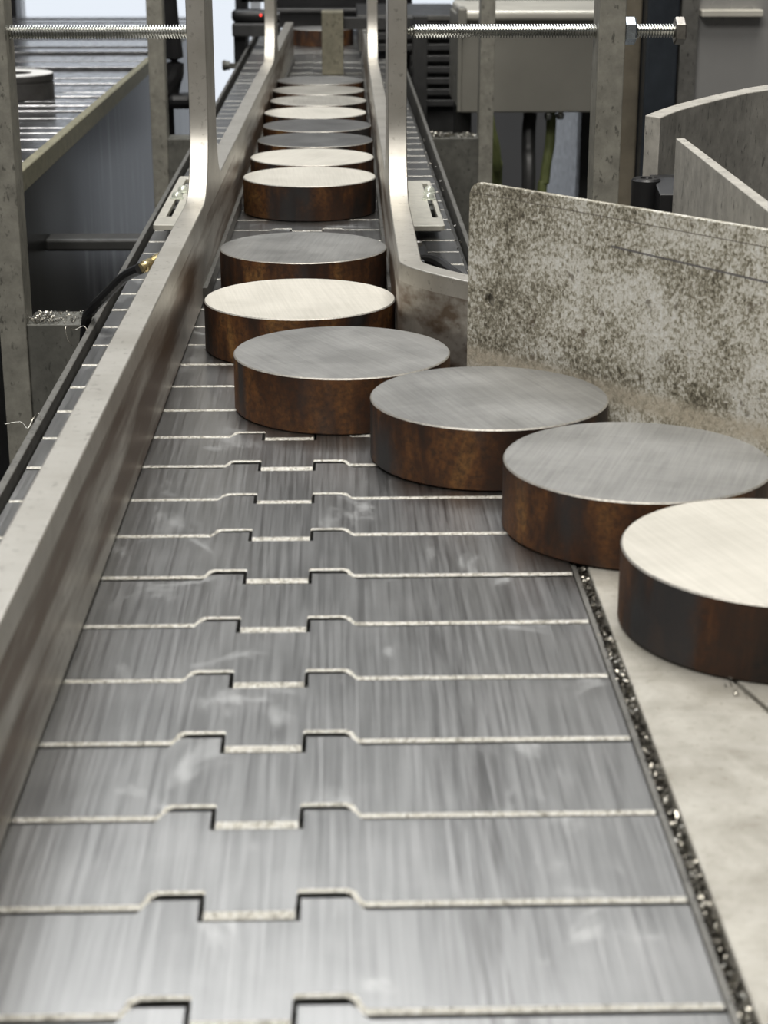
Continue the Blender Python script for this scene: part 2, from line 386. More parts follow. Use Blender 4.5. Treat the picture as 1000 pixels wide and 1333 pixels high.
# ------------------------------------------------------------------ main conveyor: chain of hinged slats
PITCH = 0.0381
def slat_mesh():
    XL, XR, H = -0.0975, 0.0928, -0.0035
    near = [(XL, 0), (-0.0232, 0), (-0.0220, 0.0014), (-0.0212, 0.0044), (-0.0200, 0.0057), (-0.0103, 0.0057), (-0.0099, 0.0050), (-0.0097, -0.0038),
            (0.0095, -0.0038), (0.0098, 0.0050), (0.0102, 0.0057), (0.0203, 0.0057), (0.0216, 0.0044), (0.0225, 0.0014), (0.0238, 0), (XR, 0)]
    far = [(XL, -0.0020), (-0.0240, -0.0020), (-0.0229, -0.0006), (-0.0221, 0.0016), (-0.0208, 0.0029), (-0.0109, 0.0029), (-0.0109, -0.0057),
           (0.0107, -0.0057), (0.0107, 0.0029), (0.0209, 0.0029), (0.0225, 0.0016), (0.0234, -0.0006), (0.0247, -0.0020), (XR, -0.0020)]
    bm = bmesh.new()
    bw = [0.0013, 0.0013, 0.0012, 0.0011, 0.0010, 0.0009, 0.0010, 0.0020, 0.0020, 0.0010, 0.0009, 0.0010, 0.0011, 0.0012, 0.0013, 0.0013]
    bx = [0, -0.0003, -0.0008, -0.0008, -0.0004, 0, 0, 0, 0, 0, 0, 0.0004, 0.0008, 0.0008, 0.0003, 0]
    top_n = [bm.verts.new((x + d, y + b, 0)) for (x, y), b, d in zip(near, bw, bx)]
    mid_n = [bm.verts.new((x, y, -b * 0.42)) for (x, y), b in zip(near, bw)]
    bot_n = [bm.verts.new((x, y, H)) for x, y in near]
    top_f = [bm.verts.new((x, y + PITCH, 0)) for x, y in far]
    bot_f = [bm.verts.new((x, y + PITCH, H)) for x, y in far]
    bm.faces.new(top_n + top_f[::-1]); bm.faces.new(bot_f + bot_n[::-1])
    for i in range(len(near) - 1):
        bm.faces.new((mid_n[i], mid_n[i+1], top_n[i+1], top_n[i])).material_index = 1
        bm.faces.new((bot_n[i], bot_n[i+1], mid_n[i+1], mid_n[i]))
    for i in range(len(far) - 1): bm.faces.new((bot_f[i+1], bot_f[i], top_f[i], top_f[i+1]))
    bm.faces.new((top_n[0], top_f[0], bot_f[0], bot_n[0], mid_n[0])); bm.faces.new((bot_n[-1], bot_f[-1], top_f[-1], top_n[-1], mid_n[-1]))
    me = bpy.data.meshes.new('slat'); bm.to_mesh(me); bm.free(); me.materials.append(M['slat']); me.materials.append(M['edge']); return me
chain = thing('slat_chain', (0, -0.1, 0), 'flat steel slat chain with interlocking hinge tabs carrying the rusty discs', 'conveyor belt')
sm = slat_mesh()
for n in range(-3, 70):
    o = bpy.data.objects.new('slat', sm); COL.objects.link(o); o.parent = chain
    o.location = (0, n*PITCH + 0.1, random.uniform(-0.0002, 0.0002)); o.rotation_euler = (random.uniform(-0.002, 0.002), random.uniform(-0.0008, 0.0008), 0)

# ------------------------------------------------------------------ conveyor frame
YA, YB = -0.25, 2.68
fr = thing('chain_conveyor', (0, 1.2, -Z0), 'dark steel conveyor frame with side guards, brackets and slim posts', 'conveyor')
link('bed', box(-0.100, 0.0965, YA, YB, -0.020, -0.0045), 'dark_gap', fr)
def guard(xa, xb, t, z1): return prism([(xa, YA), (xa + t, YA), (xb + t, YB), (xb, YB)], -0.05, z1)
link('side_guard', guard(-0.1025, -0.1085, 0.0030, 0.0012), 'guard', fr, bevel=0.0004)
link('side_guard', prism([(0.0935, YA), (0.0950, YA), (0.0950, 0.45), (0.0935, 0.45)], -0.05, -0.0008), 'guard', fr)
link('side_guard', prism([(0.0962, 0.47), (0.0990, 0.47), (0.1105, YB), (0.1075, YB)], -0.05, 0.0035), 'guard', fr, bevel=0.0004)
link('side_plate', box(-0.1045, -0.1000, YA, YB, -0.16, -0.02), 'frame', fr)
link('side_plate', box(0.0965, 0.1005, YA, YB, -0.16, -0.02), 'frame', fr)
PY = ((0.708, 0.731), (1.535, 1.560))
POST = {}
for k, (y0, y1) in enumerate(PY):
    for sgn, xa, xb in ((-1, (-0.1755, -0.1602), (-0.1695, -0.1535)), (1, (0.1642, 0.1790), (0.1652, 0.1797))):
        x0, x1 = (xa, xb)[k]
        link('post', box(x0, x1, y0, y1, -0.36, 0.30), 'post', fr, bevel=0.0006)
        bx0, bx1 = (x1, -0.1045) if sgn < 0 else (0.1005, x0)
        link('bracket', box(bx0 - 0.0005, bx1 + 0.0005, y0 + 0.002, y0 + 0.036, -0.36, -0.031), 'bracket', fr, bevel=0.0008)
for sx in (-0.090, 0.075):
    for y in (0.2, 2.3): link('leg', box(sx, sx + 0.02, y, y + 0.04, -Z0, -0.05), 'frame', fr)

# ------------------------------------------------------------------ guide rails (milled from bar, uprights in one piece)
def rail_profile(y0, y1, ups, z0=0.0012, zt=0.048, ztop=0.27):
    pts = [(y0, z0), (y1, z0), (y1, zt)]
    for (a, b) in sorted(ups, reverse=True):
        r1, r2 = 0.028, 0.045
        for k in range(9): t = R(90*k/8); pts.append((b + r1 - r1*math.sin(t), zt + r1 - r1*math.cos(t)))
        pts += [(b, ztop), (a, ztop)]
        for k in range(9): t = R(90*k/8); pts.append((a - r2 + r2*math.cos(t), zt + r2 - r2*math.sin(t)))
    pts.append((y0, zt)); return pts
def shear_x(bm, fn):
    for v in bm.verts: v.co.x += fn(v.co.y)
UPS = [(0.690, 0.744), (1.545, 1.60)]
railL = thing('guide_rail', (-0.06, 0.9, 0.0), 'straight steel guide rail without a bend, brass hose fitting at its outer side', 'guide rail', 'guide rails on the chain')
bm = prism_x(rail_profile(-0.25, 2.10, UPS), -0.0103, 0.0); shear_x(bm, lambda y: -0.0572 + 0.0100*y)
link('bar', bm, 'rail', railL, bevel=0.0005, smooth=True)
bm = prism_x([(0.62, 0.0013), (2.05, 0.0013), (2.05, 0.009), (0.62, 0.009)], 0.0, 0.0022); shear_x(bm, lambda y: -0.0571 + 0.0100*y)
link('wear_strip', bm, 'guard', railL)
railR = thing('guide_rail', (0.06, 0.9, 0.0), 'steel guide rail that bends outward behind the speckled plate', 'guide rail', 'guide rails on the chain')
XR = lambda y: 0.0468 + 0.0043*(y - 0.49)
bm = prism_x(rail_profile(0.492, 2.10, UPS), 0.0, 0.0103); shear_x(bm, XR)
# curved nose and outward leg swept in plan
N2 = Vector((0.767, 0.641)).normalized(); T2 = Vector((0.641, -0.767)).normalized()
ND = 0.3434
def onN(al, d): p = T2*al + N2*d; return (p.x, p.y)
p_in = []
c0 = Vector((XR(0.492), 0.492)); e0 = Vector(onN(-0.318, ND))
cnr = Vector((0.0470, (ND - 0.767*0.0470) / 0.641))
for k in range(9):
    t = k/8; p_in.append(((1-t)**2)*c0 + 2*t*(1-t)*cnr + t*t*Vector(onN(-0.302, ND)))
p_in += [Vector(onN(a, ND)) for a in (-0.27, -0.2, -0.157)]
def offset(poly, d):
    out = []
    for i, p in enumerate(poly):
        tg = (poly[min(i+1, len(poly)-1)] - poly[max(i-1, 0)]).normalized()
        out.append(p + Vector((-tg.y, tg.x))*d)
    return out
p_out = offset(p_in, 0.0103); p_out[0] = c0 + Vector((0.0103, 0))
ra = [[bm.verts.new((p.x, p.y, z)) for p in q] for q in (p_in, p_out) for z in (0.0012, 0.048)]
for i in range(len(p_in) - 1):
    for A, B in ((0, 1), (3, 2), (1, 3), (2, 0)): bm.faces.new((ra[A][i], ra[A][i+1], ra[B][i+1], ra[B][i]))
bm.faces.new([ra[k][-1] for k in (0, 1, 3, 2)])
bmesh.ops.remove_doubles(bm, verts=bm.verts, dist=2e-5); bmesh.ops.recalc_face_normals(bm, faces=bm.faces)
link('bar', bm, 'rail', railR, bevel=0.0005, smooth=True)
bm = prism_x([(0.62, 0.0013), (2.05, 0.0013), (2.05, 0.009), (0.62, 0.009)], -0.0018, 0.0); shear_x(bm, lambda y: XR(y) + 0.0001)
link('wear_strip', bm, 'guard', railR)
# slotted adjusting plates, each bent up against its rail
for par, sg, xa, xb in ((railL, -1, -0.0880, -0.0590), (railR, 1, 0.0575, 0.0820)):
    y0, y1 = (0.740, 0.930) if sg < 0 else (0.733, 0.906)
    xs = sorted((xa, xb)); slot_c = 0.0781*sg if sg > 0 else -0.0815
    bm = flat_plate([rrect(xs[0], xs[1], y0, y1, 0.002, 3), rrect(slot_c - 0.0019, slot_c + 0.0019, y0 + 0.028, y1 - 0.011, 0.0012, 3)], 0.003, 0.0003)
    bmesh.ops.translate(bm, verts=bm.verts, vec=(0, 0, 0.018)); pl = link('slotted_plate', bm, 'slotplate', par)
    fx = -0.0605 if sg < 0 else 0.0583
    link('plate_flange', box(min(fx, fx + sg*0.003), max(fx, fx + sg*0.003), y0 + 0.01, y1 - 0.01, 0.0195, 0.040), 'slotplate', par)
    link('slide_block', box(slot_c - 0.008, slot_c + 0.006, y0 + 0.075, y1 - 0.02, 0.004, 0.0178), 'dark_gap', par)
    for dy, dx in ((0.0945, -0.0005), (0.120, 0.0012)):
        sc = link('screw', lathe([(0, 0), (0.0042, 0), (0.0042, 0.0007), (0.0036, 0.0009), (0.0033, 0.0028), (0.0020, 0.0043), (0, 0.0047)], 'Z', (slot_c + dx, y0 + dy, 0.021), 16), 'screwzinc', pl, smooth=True)

# ------------------------------------------------------------------ adjusting bolts through the near posts
def thread(x0, x1, r, pitch, seg=14, tip=None):
    """helical thread along x: crest, flank and root"""
    bm = bmesh.new(); prof = ((0.0, 1.0), (0.34, 1.0), (0.55, 0.66), (0.80, 0.66)); m = len(prof)
    n = int((x1 - x0)/pitch); st = []                       # one long strip of columns wound round the axis
    for turn in range(n):
        for i in range(seg):
            a = 2*math.pi*i/seg; col = []
            for d, k in prof:
                x = x0 + (turn + i/seg + d)*pitch; rr = r*k
                if tip and x - x0 < tip: rr *= 0.35 + 0.65*(x - x0)/tip
                col.append(bm.verts.new((x, rr*math.cos(a), rr*math.sin(a))))
            st.append(col)
    for c, (A, B) in enumerate(zip(st, st[1:])):
        for k in range(m - 1): bm.faces.new((A[k], B[k], B[k+1], A[k+1]))
        if c + seg + 1 < len(st): bm.faces.new((A[m-1], B[m-1], st[c+seg+1][0], st[c+seg][0]))
    bm.faces.new([c[0] for c in st[:seg]]); bm.faces.new([c[m-1] for c in st[-seg:]][::-1])
    bmesh.ops.recalc_face_normals(bm, faces=bm.faces)
    return bm
YB_, ZB_ = 0.7195, 0.1315
ab = thing('adjusting_bolt', (0.13, YB_, ZB_ - 0.004), 'long zinc threaded bolt with hex nut and head, outward of the bent rail', 'bolt', 'adjusting bolts pressing on the rails')
def at_rod(bm): bmesh.ops.translate(bm, verts=bm.verts, vec=(0, YB_, ZB_)); return bm
link('threaded_rod', at_rod(thread(0.0585, 0.2090, 0.0038, 0.0016, tip=0.005)), 'thread', ab)
link('lock_nut', hexa(0.0076, 0, 0.0072, (0.1792, YB_, ZB_)), 'zincblue', ab, bevel=0.0003)
hd = link('bolt_head', hexa(0.0076, 0, 0.0060, (0.2078, YB_, ZB_)), 'darksteel', ab, bevel=0.0003)
ab2 = thing('adjusting_bolt', (-0.12, YB_, ZB_ - 0.004), 'long zinc threaded bolt spanning from the pitted post to the straight rail', 'bolt', 'adjusting bolts pressing on the rails')
link('threaded_rod', at_rod(thread(-0.205, -0.0600, 0.0038, 0.0016)), 'thread', ab2)
link('lock_nut', hexa(0.0076, 0, 0.0072, (-0.1828, YB_, ZB_)), 'zincblue', ab2, bevel=0.0003)
link('bolt_head', hexa(0.0076, 0, 0.0060, (-0.2098, YB_, ZB_)), 'darksteel', ab2, bevel=0.0003)

# ------------------------------------------------------------------ steel discs
TOP = dict(
    pale=mat_disc_top('pale_sawn_steel', (0.58, 0.555, 0.49), (0.70, 0.67, 0.60), 0.52, 0.5, 0.25, 0.12),
    grey=mat_disc_top('grey_sawn_steel', (0.27, 0.268, 0.26), (0.38, 0.375, 0.36), 0.44, 0.35, 0.6, 0.18),
    mid=mat_disc_top('mid_grey_sawn_steel', (0.35, 0.335, 0.30), (0.52, 0.50, 0.45), 0.48, 0.9, 0.45, 0.25),
    dark=mat_disc_top('dark_grey_sawn_steel', (0.12, 0.12, 0.12), (0.20, 0.20, 0.198), 0.46, 1.2, 0.5, 0.2))
rim = plain('bright_disc_rim', (0.45, 0.43, 0.39), 0.5, 0.7, 0.35, 900)
RD, HD = 0.0450, 0.0230
def disc_bm(hole=0):
    b = 0.0005
    return lathe([(0, 0), (RD - b, 0), (RD, b), (RD, HD - b), (RD - b, HD), (0, HD)], seg=96, mats=[0, 0, 0, 2, 1])
G = 'rusty steel discs on the conveyor'
DISCS = [
 (0.1462, 0.1880, 'pale', 'pale-topped rusty disc lying on the dusty dead plate beside the swarf gap'),
 (0.1196, 0.2740, 'grey', 'grey-topped rusty disc straddling the chain and the dead plate'),
 (0.0764, 0.3546, 'grey', 'grey-topped rusty disc on the chain against the foot of the speckled plate'),
 (0.0210, 0.4259, 'grey', 'grey crosshatch-sawn disc at the bend, just before the gap between the rails'),
 (0.0016, 0.5290, 'pale', 'pale-topped rusty disc at the mouth between the rails beside the rail bend'),
 (0.0011, 0.6573, 'grey', 'smooth grey-topped disc standing alone between the rails before the uprights'),
 (0.0009, 0.9124, 'pale', 'palest disc with dark side fully seen, heading the close row between the rails'),
 (0.0016, 1.0071, 'pale', 'pale cream-topped disc second in the close row between the rails'),
 (0.0028, 1.1037, 'dark', 'dark grey-topped disc with bright flecks, third in the close row'),
 (0.0034, 1.1967, 'dark', 'plain dark grey-topped disc, fourth in the close row between the rails'),
 (0.0008, 1.2890, 'pale', 'cream-topped disc between dark and mid grey discs, fifth in the close row'),
 (0.0027, 1.3860, 'mid', 'mid grey-topped disc, sixth in the close row between the rails'),
 (0.0022, 1.4810, 'mid', 'mid grey-topped disc, seventh in the close row between the rails'),
 (0.0033, 1.5780, 'grey', 'silvery grey disc, last of the close row before the empty chain'),
 (0.0000, 2.3500, 'grey', 'brown disc far down the chain behind the olive stop block')]
disc_me = {}
for x, y, kind, lab in DISCS:
    if kind not in disc_me:
        o = link('steel_disc', disc_bm(), ['rust', TOP[kind], rim], org=(0, 0, 0), smooth=True); disc_me[kind] = o.data
    else:
        o = bpy.data.objects.new('steel_disc', disc_me[kind]); COL.objects.link(o)
    o.location = (x, y, Z0 + 0.0003); o.rotation_euler = (0, 0, random.uniform(-0.5, 0.5))
    tag(o, lab, 'disc', G)

# ------------------------------------------------------------------ dead plates and the speckled guide plate
xg = lambda y: 0.127 - 0.2635*(y - 0.1459)
YN = lambda x, d=0.352: (d - 0.767*x)/0.641
dp = link('dead_plate', prism([(0.0985, -0.30), (xg(-0.30), -0.30), (xg(0.17), 0.17), (0.45, 0.17), (0.45, YN(0.45)+0.2), (0.30, 0.245), (0.20, YN(0.20)), (0.0985, YN(0.0985))], -0.012, -0.0003), 'dead', bevel=0.0006)
tag(dp, 'dusty pale steel dead plate alongside the chain, behind a swarf-filled gap', 'plate')
dp2 = link('dead_plate', prism([(xg(-0.30)+0.0012, -0.30), (0.45, -0.30), (0.45, 0.1690), (xg(0.169)+0.0012, 0.1690)], -0.012, 0.0), 'dead', bevel=0.0004)
tag(dp2, 'second dead plate under the pale disc, beyond the oblique joint', 'plate')
sup = thing('plate_table', (0.3, -0.05, -Z0), 'dark steel table carrying the dead plates', 'table')
link('table_top', box(0.105, 0.45, -0.30, 0.16, -0.03, -0.012), 'frame', sup)
for lx in (0.12, 0.41):
    for ly in (-0.28, 0.12): link('leg', box(lx, lx+0.03, ly, ly+0.03, -Z0, -0.03), 'frame', sup)

# plate outline in its own plane: x = along the plate, y = height
L, HT = 0.30, 0.0905
al0 = -0.2912
out = [(0, 0.0008), (L, 0.0008), (L, HT)] + [(0.0060 + 0.0060*math.cos(R(a)), HT - 0.0060 + 0.0060*math.sin(R(a))) for a in range(90, 181, 15)]
holes = [circle(0.0125, 0.0430, 0.0032, 20, 0.0033), circle(0.0168, 0.0286, 0.0008, 10, 0.0012), circle(0.1405, 0.0275, 0.0008, 10), circle(0.1545, 0.0125, 0.0006, 8)]
bm = flat_plate([out] + holes, 0.0028, 0.0004)
bmesh.ops.rotate(bm, verts=bm.verts, matrix=Matrix.Rotation(R(90), 3, 'X'))   # x along, z up, thickness towards -y
gp = link('guide_plate', bm, 'speckled', org=(0, 0, 0))
px, py = onN(al0, 0.3432)
gp.location = (px, py, Z0); gp.rotation_euler = (0, 0, math.atan2(T2.y, T2.x))
tag(gp, 'white speckled weathered steel plate standing on edge behind the discs, rounded corner and hole', 'plate')

# ------------------------------------------------------------------ swarf
def swarf(name, n, region, size, mats, label, pick=0.75):
    bm = bmesh.new()
    for _ in range(n):
        x, y, z = region()
        s = random.uniform(*size); q = Matrix.Rotation(random.uniform(0, 6.3), 3, 'Z') @ Matrix.Rotation(random.uniform(-0.9, 0.9), 3, 'X') @ Matrix.Rotation(random.uniform(-0.9, 0.9), 3, 'Y')
        mi = 0 if random.random() < pick else 1
        k = random.randint(2, 4); prev = None; cur = random.uniform(-0.9, 0.9)
        for i in range(k + 1):
            t = i/k; c = Vector(((t-0.5)*2*s, math.sin(t*3)*s*cur, math.sin(t*2.6)*s*0.6))
            ww = s*0.28
            a = bm.verts.new(q @ (c + Vector((0, ww, 0))) + Vector((x, y, z))); b = bm.verts.new(q @ (c - Vector((0, ww, ww*0.5))) + Vector((x, y, z)))
            if prev: bm.faces.new((prev[0], prev[1], b, a)).material_index = mi
            prev = (a, b)
    o = link(name, bm, mats); tag(o, label, 'swarf', kind='stuff'); return o
swarf('metal_swarf', 2200, lambda: (random.uniform(0.0951, 0.0984), random.uniform(-0.06, 0.30), random.uniform(-0.0050, -0.0010)), (0.0004, 0.0014), ['swarfdark', 'swarf'], 'dark oily swarf filling the gap between chain and dead plate', 0.62)
swarf('metal_swarf', 260, lambda: (random.uniform(-0.158, -0.112), random.uniform(0.712, 0.742), -0.0302), (0.0004, 0.0012), ['swarf', 'swarfdark'], 'bright swarf scattered on the bracket ledge beside the pitted post', 0.7)
swarf('metal_swarf', 90, lambda: (random.gauss(-0.1525, 0.004), random.uniform(0.711, 0.722), -0.0295 + abs(random.gauss(0, 0.0015))), (0.0006, 0.0018), ['swarf', 'swarfdark'], 'little heap of bright curly swarf at the foot of the pitted post', 0.85)
swarf('metal_swarf', 240, lambda: (random.uniform(0.112, 0.163), random.uniform(1.54, 1.569), -0.0300), (0.001, 0.003), ['swarf', 'swarfdark'], 'swarf on the far bracket ledge beside the grey enclosure', 0.7)
swarf('metal_swarf', 160, lambda: (random.uniform(0.0915, 0.0975), random.uniform(0.5, 1.3), random.uniform(-0.001, 0.001)), (0.0004, 0.0011), ['swarf', 'swarfdark'], 'crumbs of swarf along the guard behind the slotted plate', 0.6)
swarf('metal_swarf', 40, lambda: (lambda y: (xg(y) + random.uniform(-0.004, 0.001), y, 0.0004))(random.uniform(0.08, 0.15)), (0.0003, 0.0008), ['swarf', 'swarfdark'], 'grit along the oblique joint of the dead plates', 0.6)
def strand(pts, label):
    o = link('swarf_strand', tube(spline(pts, 8), 0.00018, 5), 'swarf', smooth=True); tag(o, label, 'swarf')
strand([(-0.1015, 0.402, 0.0014), (-0.1030, 0.406, 0.0032), (-0.1050, 0.404, 0.001), (-0.1062, 0.398, -0.001), (-0.1095, 0.402, 0.0005), (-0.1155, 0.400, 0.0003)], 'thin bright swarf strand hooked over the guard, sticking out straight')
strand([(-0.1020, 0.552, 0.0014), (-0.1045, 0.556, 0.0040), (-0.1085, 0.553, 0.003), (-0.1125, 0.550, 0.005), (-0.1110, 0.545, 0.000), (-0.1085, 0.546, -0.004)], 'curled bright swarf strand hooked over the guard near the black hose')

# ------------------------------------------------------------------ hose and sensors at the rails
af = thing('air_hose', (-0.085, 0.5, 0.0), 'black air hose with brass fitting at the outer side of the straight rail', 'hose')
link('hose', tube(spline([(-0.0748, 0.547, 0.034), (-0.0840, 0.560, 0.0275), (-0.0940, 0.568, 0.0175), (-0.1035, 0.578, 0.0070), (-0.1100, 0.600, -0.006), (-0.1165, 0.62, -0.05), (-0.120, 0.64, -0.13)], 8), 0.0027, 10), 'rubber', af, smooth=True)
a0, a1 = Vector((-0.0748, 0.547, 0.034)), Vector((-0.0622, 0.572, 0.0365))
ft = [(0.0022, 0), (0.0022, 0.10), (0.0029, 0.12), (0.0029, 0.30), (0.0024, 0.33), (0.0024, 0.42), (0.0031, 0.45), (0.0031, 0.72), (0.0025, 0.75), (0.0025, 1.0)]
link('fitting', tube([a0.lerp(a1, t) for _, t in ft], [r for r, _ in ft], 12), 'brass', af, smooth=True)
se = thing('proximity_sensor', (0.07, 0.66, 0.0), 'black sensor with cable tucked behind the bent rail under the slotted plate', 'sensor')
link('sensor_body', box(0.0585, 0.0700, 0.655, 0.705, 0.0003, 0.016), 'black', se, bevel=0.002)
link('sensor_screw', lathe([(0, 0), (0.0030, 0), (0.0028, 0.0020), (0.0012, 0.0026), (0, 0.0027)], 'Z', (0.0648, 0.700, 0.0159), 12), 'darksteel', se, smooth=True)
link('cable', tube(spline([(0.066, 0.665, 0.014), (0.073, 0.650, 0.016), (0.082, 0.632, 0.0125), (0.095, 0.600, 0.0085), (0.104, 0.583, 0.0078), (0.114, 0.57, -0.004)], 8), 0.0034, 10), 'rubber', se, smooth=True)

# ------------------------------------------------------------------ guides right of the post
def path_plate(front, back, z0, z1):
    return prism([tuple(p) for p in front] + [tuple(p) for p in back[::-1]], z0, z1)
ab_ = [(0.1719, 0.5926), (0.1899, 0.6293), (0.2164, 0.6728), (0.2437, 0.7121), (0.2679, 0.7415), (0.33, 0.803)]
af_ = [(0.1778, 0.5828), (0.1945, 0.6170), (0.2125, 0.6460), (0.2375, 0.6840), (0.2609, 0.7117), (0.333, 0.780)]
fine = lambda q: [(p.x, p.y) for p in spline([(a, b, 0) for a, b in q], 6)]
cg = link('curved_guide', path_plate(fine(af_), fine(ab_), -0.02, 0.10), 'greyplate', bevel=0.0005)
tag(cg, 'tall curved grey steel guide bar with pale top edge beyond the speckled plate', 'guide bar')
gs = link('guard_sheet', prism([(0.1742, 0.337), (0.1792, 0.337), (0.1827, 0.5435), (0.1784, 0.5436)], -0.02, 0.095), 'greyplate', bevel=0.0004)
tag(gs, 'flat grey steel sheet on edge between the speckled plate and the curved guide', 'sheet')
hb = thing('hinge_block', (0.176, 0.56, -0.02), 'black steel hinge block with worn barrel at the end of the curved guide', 'hinge')
link('barrel', lathe([(0, -0.02), (0.0072, -0.02), (0.0072, 0.0725), (0.0062, 0.0735), (0.0030, 0.0735), (0.0026, 0.0725), (0, 0.0725)], 'Z', (0.1690, 0.564, 0), 20), 'black', hb, smooth=True)
link('leaf', prism_x([(0.545, -0.02), (0.575, -0.02), (0.575, 0.0735), (0.565, 0.0735), (0.545, 0.0685)], 0.1725, 0.1880), 'black', hb, bevel=0.0006)
rt = thing('machine_table', (0.30, 0.7, -Z0), 'dark machine table under the curved guide', 'table')
link('table_top', prism([(0.120, 0.50), (0.30, 0.265), (0.50, 0.265), (0.50, 1.0), (0.19, 1.0), (0.19, 0.66), (0.120, 0.66)], -0.06, -0.0205), 'frame', rt)
for lx, ly in ((0.46, 0.28), (0.46, 0.95), (0.20, 0.95), (0.20, 0.45)): link('leg', box(lx, lx+0.03, ly, ly+0.03, -Z0, -0.06), 'frame', rt)

# ------------------------------------------------------------------ right background machinery
eb = thing('control_enclosure', (0.25, 1.9, -Z0), 'grey-beige machine enclosure with pale rounded top lip on dark legs', 'enclosure')
link('front_panel', box(0.160, 0.345, 1.75, 1.95, -0.030, 0.074), 'box', eb, bevel=0.002)
link('top_lip', box(0.163, 0.345, 1.742, 1.955, 0.072, 0.083), 'boxlip', eb, bevel=0.004, seg=3)
link('corner_block', box(0.156, 0.166, 1.738, 1.77, 0.066, 0.086), 'box', eb, bevel=0.002)
link('hinge_strip', box(0.157, 0.161, 1.746, 1.752, -0.028, 0.07), 'box', eb)
for lx, ly in ((0.165, 1.9), (0.32, 1.9), (0.32, 1.76)): link('leg', box(lx, lx + 0.02, ly, ly + 0.03, -Z0, -0.03), 'frame', eb)
for k, (bx, lab) in enumerate(((0.262, 'first'), (0.276, 'second'))):
    link('bolt', lathe([(0, 0), (0.0035, 0), (0.0045, 0.003), (0.0045, 0.006), (0.002, 0.008), (0, 0.008)], 'Z', (bx, 1.755, -0.038), 12), 'zinc', eb, smooth=True)
for i, (pts, lab, m) in enumerate((
    ([(0.178, 1.62, 0.0), (0.184, 1.62, -0.03), (0.192, 1.63, -0.07), (0.195, 1.66, -0.16), (0.19, 1.7, -0.9)], 'green hose curving down beside the slim far post', 'green'),
    ([(0.270, 1.790, -0.0325), (0.270, 1.790, -0.040), (0.269, 1.788, -0.07), (0.264, 1.785, -0.11), (0.260, 1.785, -0.2), (0.26, 1.785, -0.9)], 'green hose hanging under the enclosure bolts', 'green'),
    ([(0.246, 1.80, -0.0314), (0.246, 1.80, -0.040), (0.244, 1.79, -0.07), (0.243, 1.76, -0.2), (0.245, 1.76, -0.9)], 'dark hose hanging straight under the enclosure', 'ribdark'))):
    o = link('hose', tube(spline(pts, 8), 0.006 if i < 2 else 0.008, 10), m, smooth=True); tag(o, lab, 'hose', 'hoses under the enclosure')
db = thing('ribbed_cabinet', (0.12, 2.3, -Z0), 'dark cabinet with horizontal ribs beyond the uprights', 'cabinet')
link('body', box(0.118, 0.192, 2.12, 2.45, -0.26, 0.052), 'ribdark', db); link('overhang', box(0.050, 0.1185, 2.12, 2.45, 0.010, 0.052), 'ribdark', db)
for k in range(8): link('rib', box(0.051 if k > 4 else 0.119, 0.190, 2.108, 2.122, -0.062 + k*0.0145, -0.0535 + k*0.0145), 'ribdark', db, bevel=0.001)
link('top_edge', box(0.048, 0.194, 2.105, 2.13, 0.050, 0.055), 'guard', db)
link('edge_strip', box(0.050, 0.056, 2.104, 2.118, 0.010, 0.05), 'guard', db)
for lx in (0.120, 0.17):
    for ly in (2.14, 2.4): link('leg', box(lx, lx + 0.02, ly, ly + 0.02, -Z0, -0.255), 'frame', db)
sb = thing('stop_block', (0.017, 1.90, 0.0), 'olive steel stop block standing on the chain past the last disc', 'block')
link('block', box(0.0025, 0.0285, 1.885, 1.925, 0.0003, 0.0735), 'olive', sb, bevel=0.001)
link('side_arm', box(0.0285, 0.125, 1.900, 1.915, 0.052, 0.066), 'ribdark', sb, bevel=0.001)
link('arm_foot', box(0.1125, 0.130, 1.895, 1.920, -0.12, 0.068), 'ribdark', sb, bevel=0.001)
# stainless cabinet, dark profile and brown column
sc = thing('stainless_cabinet', (0.45, 1.5, -Z0), 'tall brushed stainless machine cabinet with narrow pale highlight strip', 'cabinet')
link('door', box(0.322, 0.70, 1.30, 1.60, -Z0, 0.55), 'stainless', sc, bevel=0.003)
link('highlight_strip', box(0.338, 0.392, 1.288, 1.301, 0.1035, 0.1095), 'boxlip', sc, bevel=0.001)  # highlight across the door, built as a pale strip
link('side_trim', box(0.3215, 0.336, 1.293, 1.302, -Z0, 0.55), 'guard', sc)
o = link('profile_column', box(0.292, 0.3205, 1.296, 1.34, -Z0, 0.55), 'bluedark', bevel=0.002); tag(o, 'blue-black upright profile between brown column and stainless cabinet', 'column')
o = link('machine_column', box(0.262, 0.2915, 1.32, 1.38, -Z0, 0.55), 'brown', bevel=0.002); tag(o, 'brownish painted column beside the bolt head and nut', 'column')
bw_ = thing('machine_housing', (0.5, 2.2, -Z0), 'dark machine housing behind the grey-beige enclosure', 'housing')
link('body', box(0.36, 0.9, 2.0, 2.6, -Z0, 0.02), 'ribdark', bw_, bevel=0.004)
link('lid', box(0.355, 0.905, 1.995, 2.605, 0.0195, 0.030), 'frame', bw_, bevel=0.003)

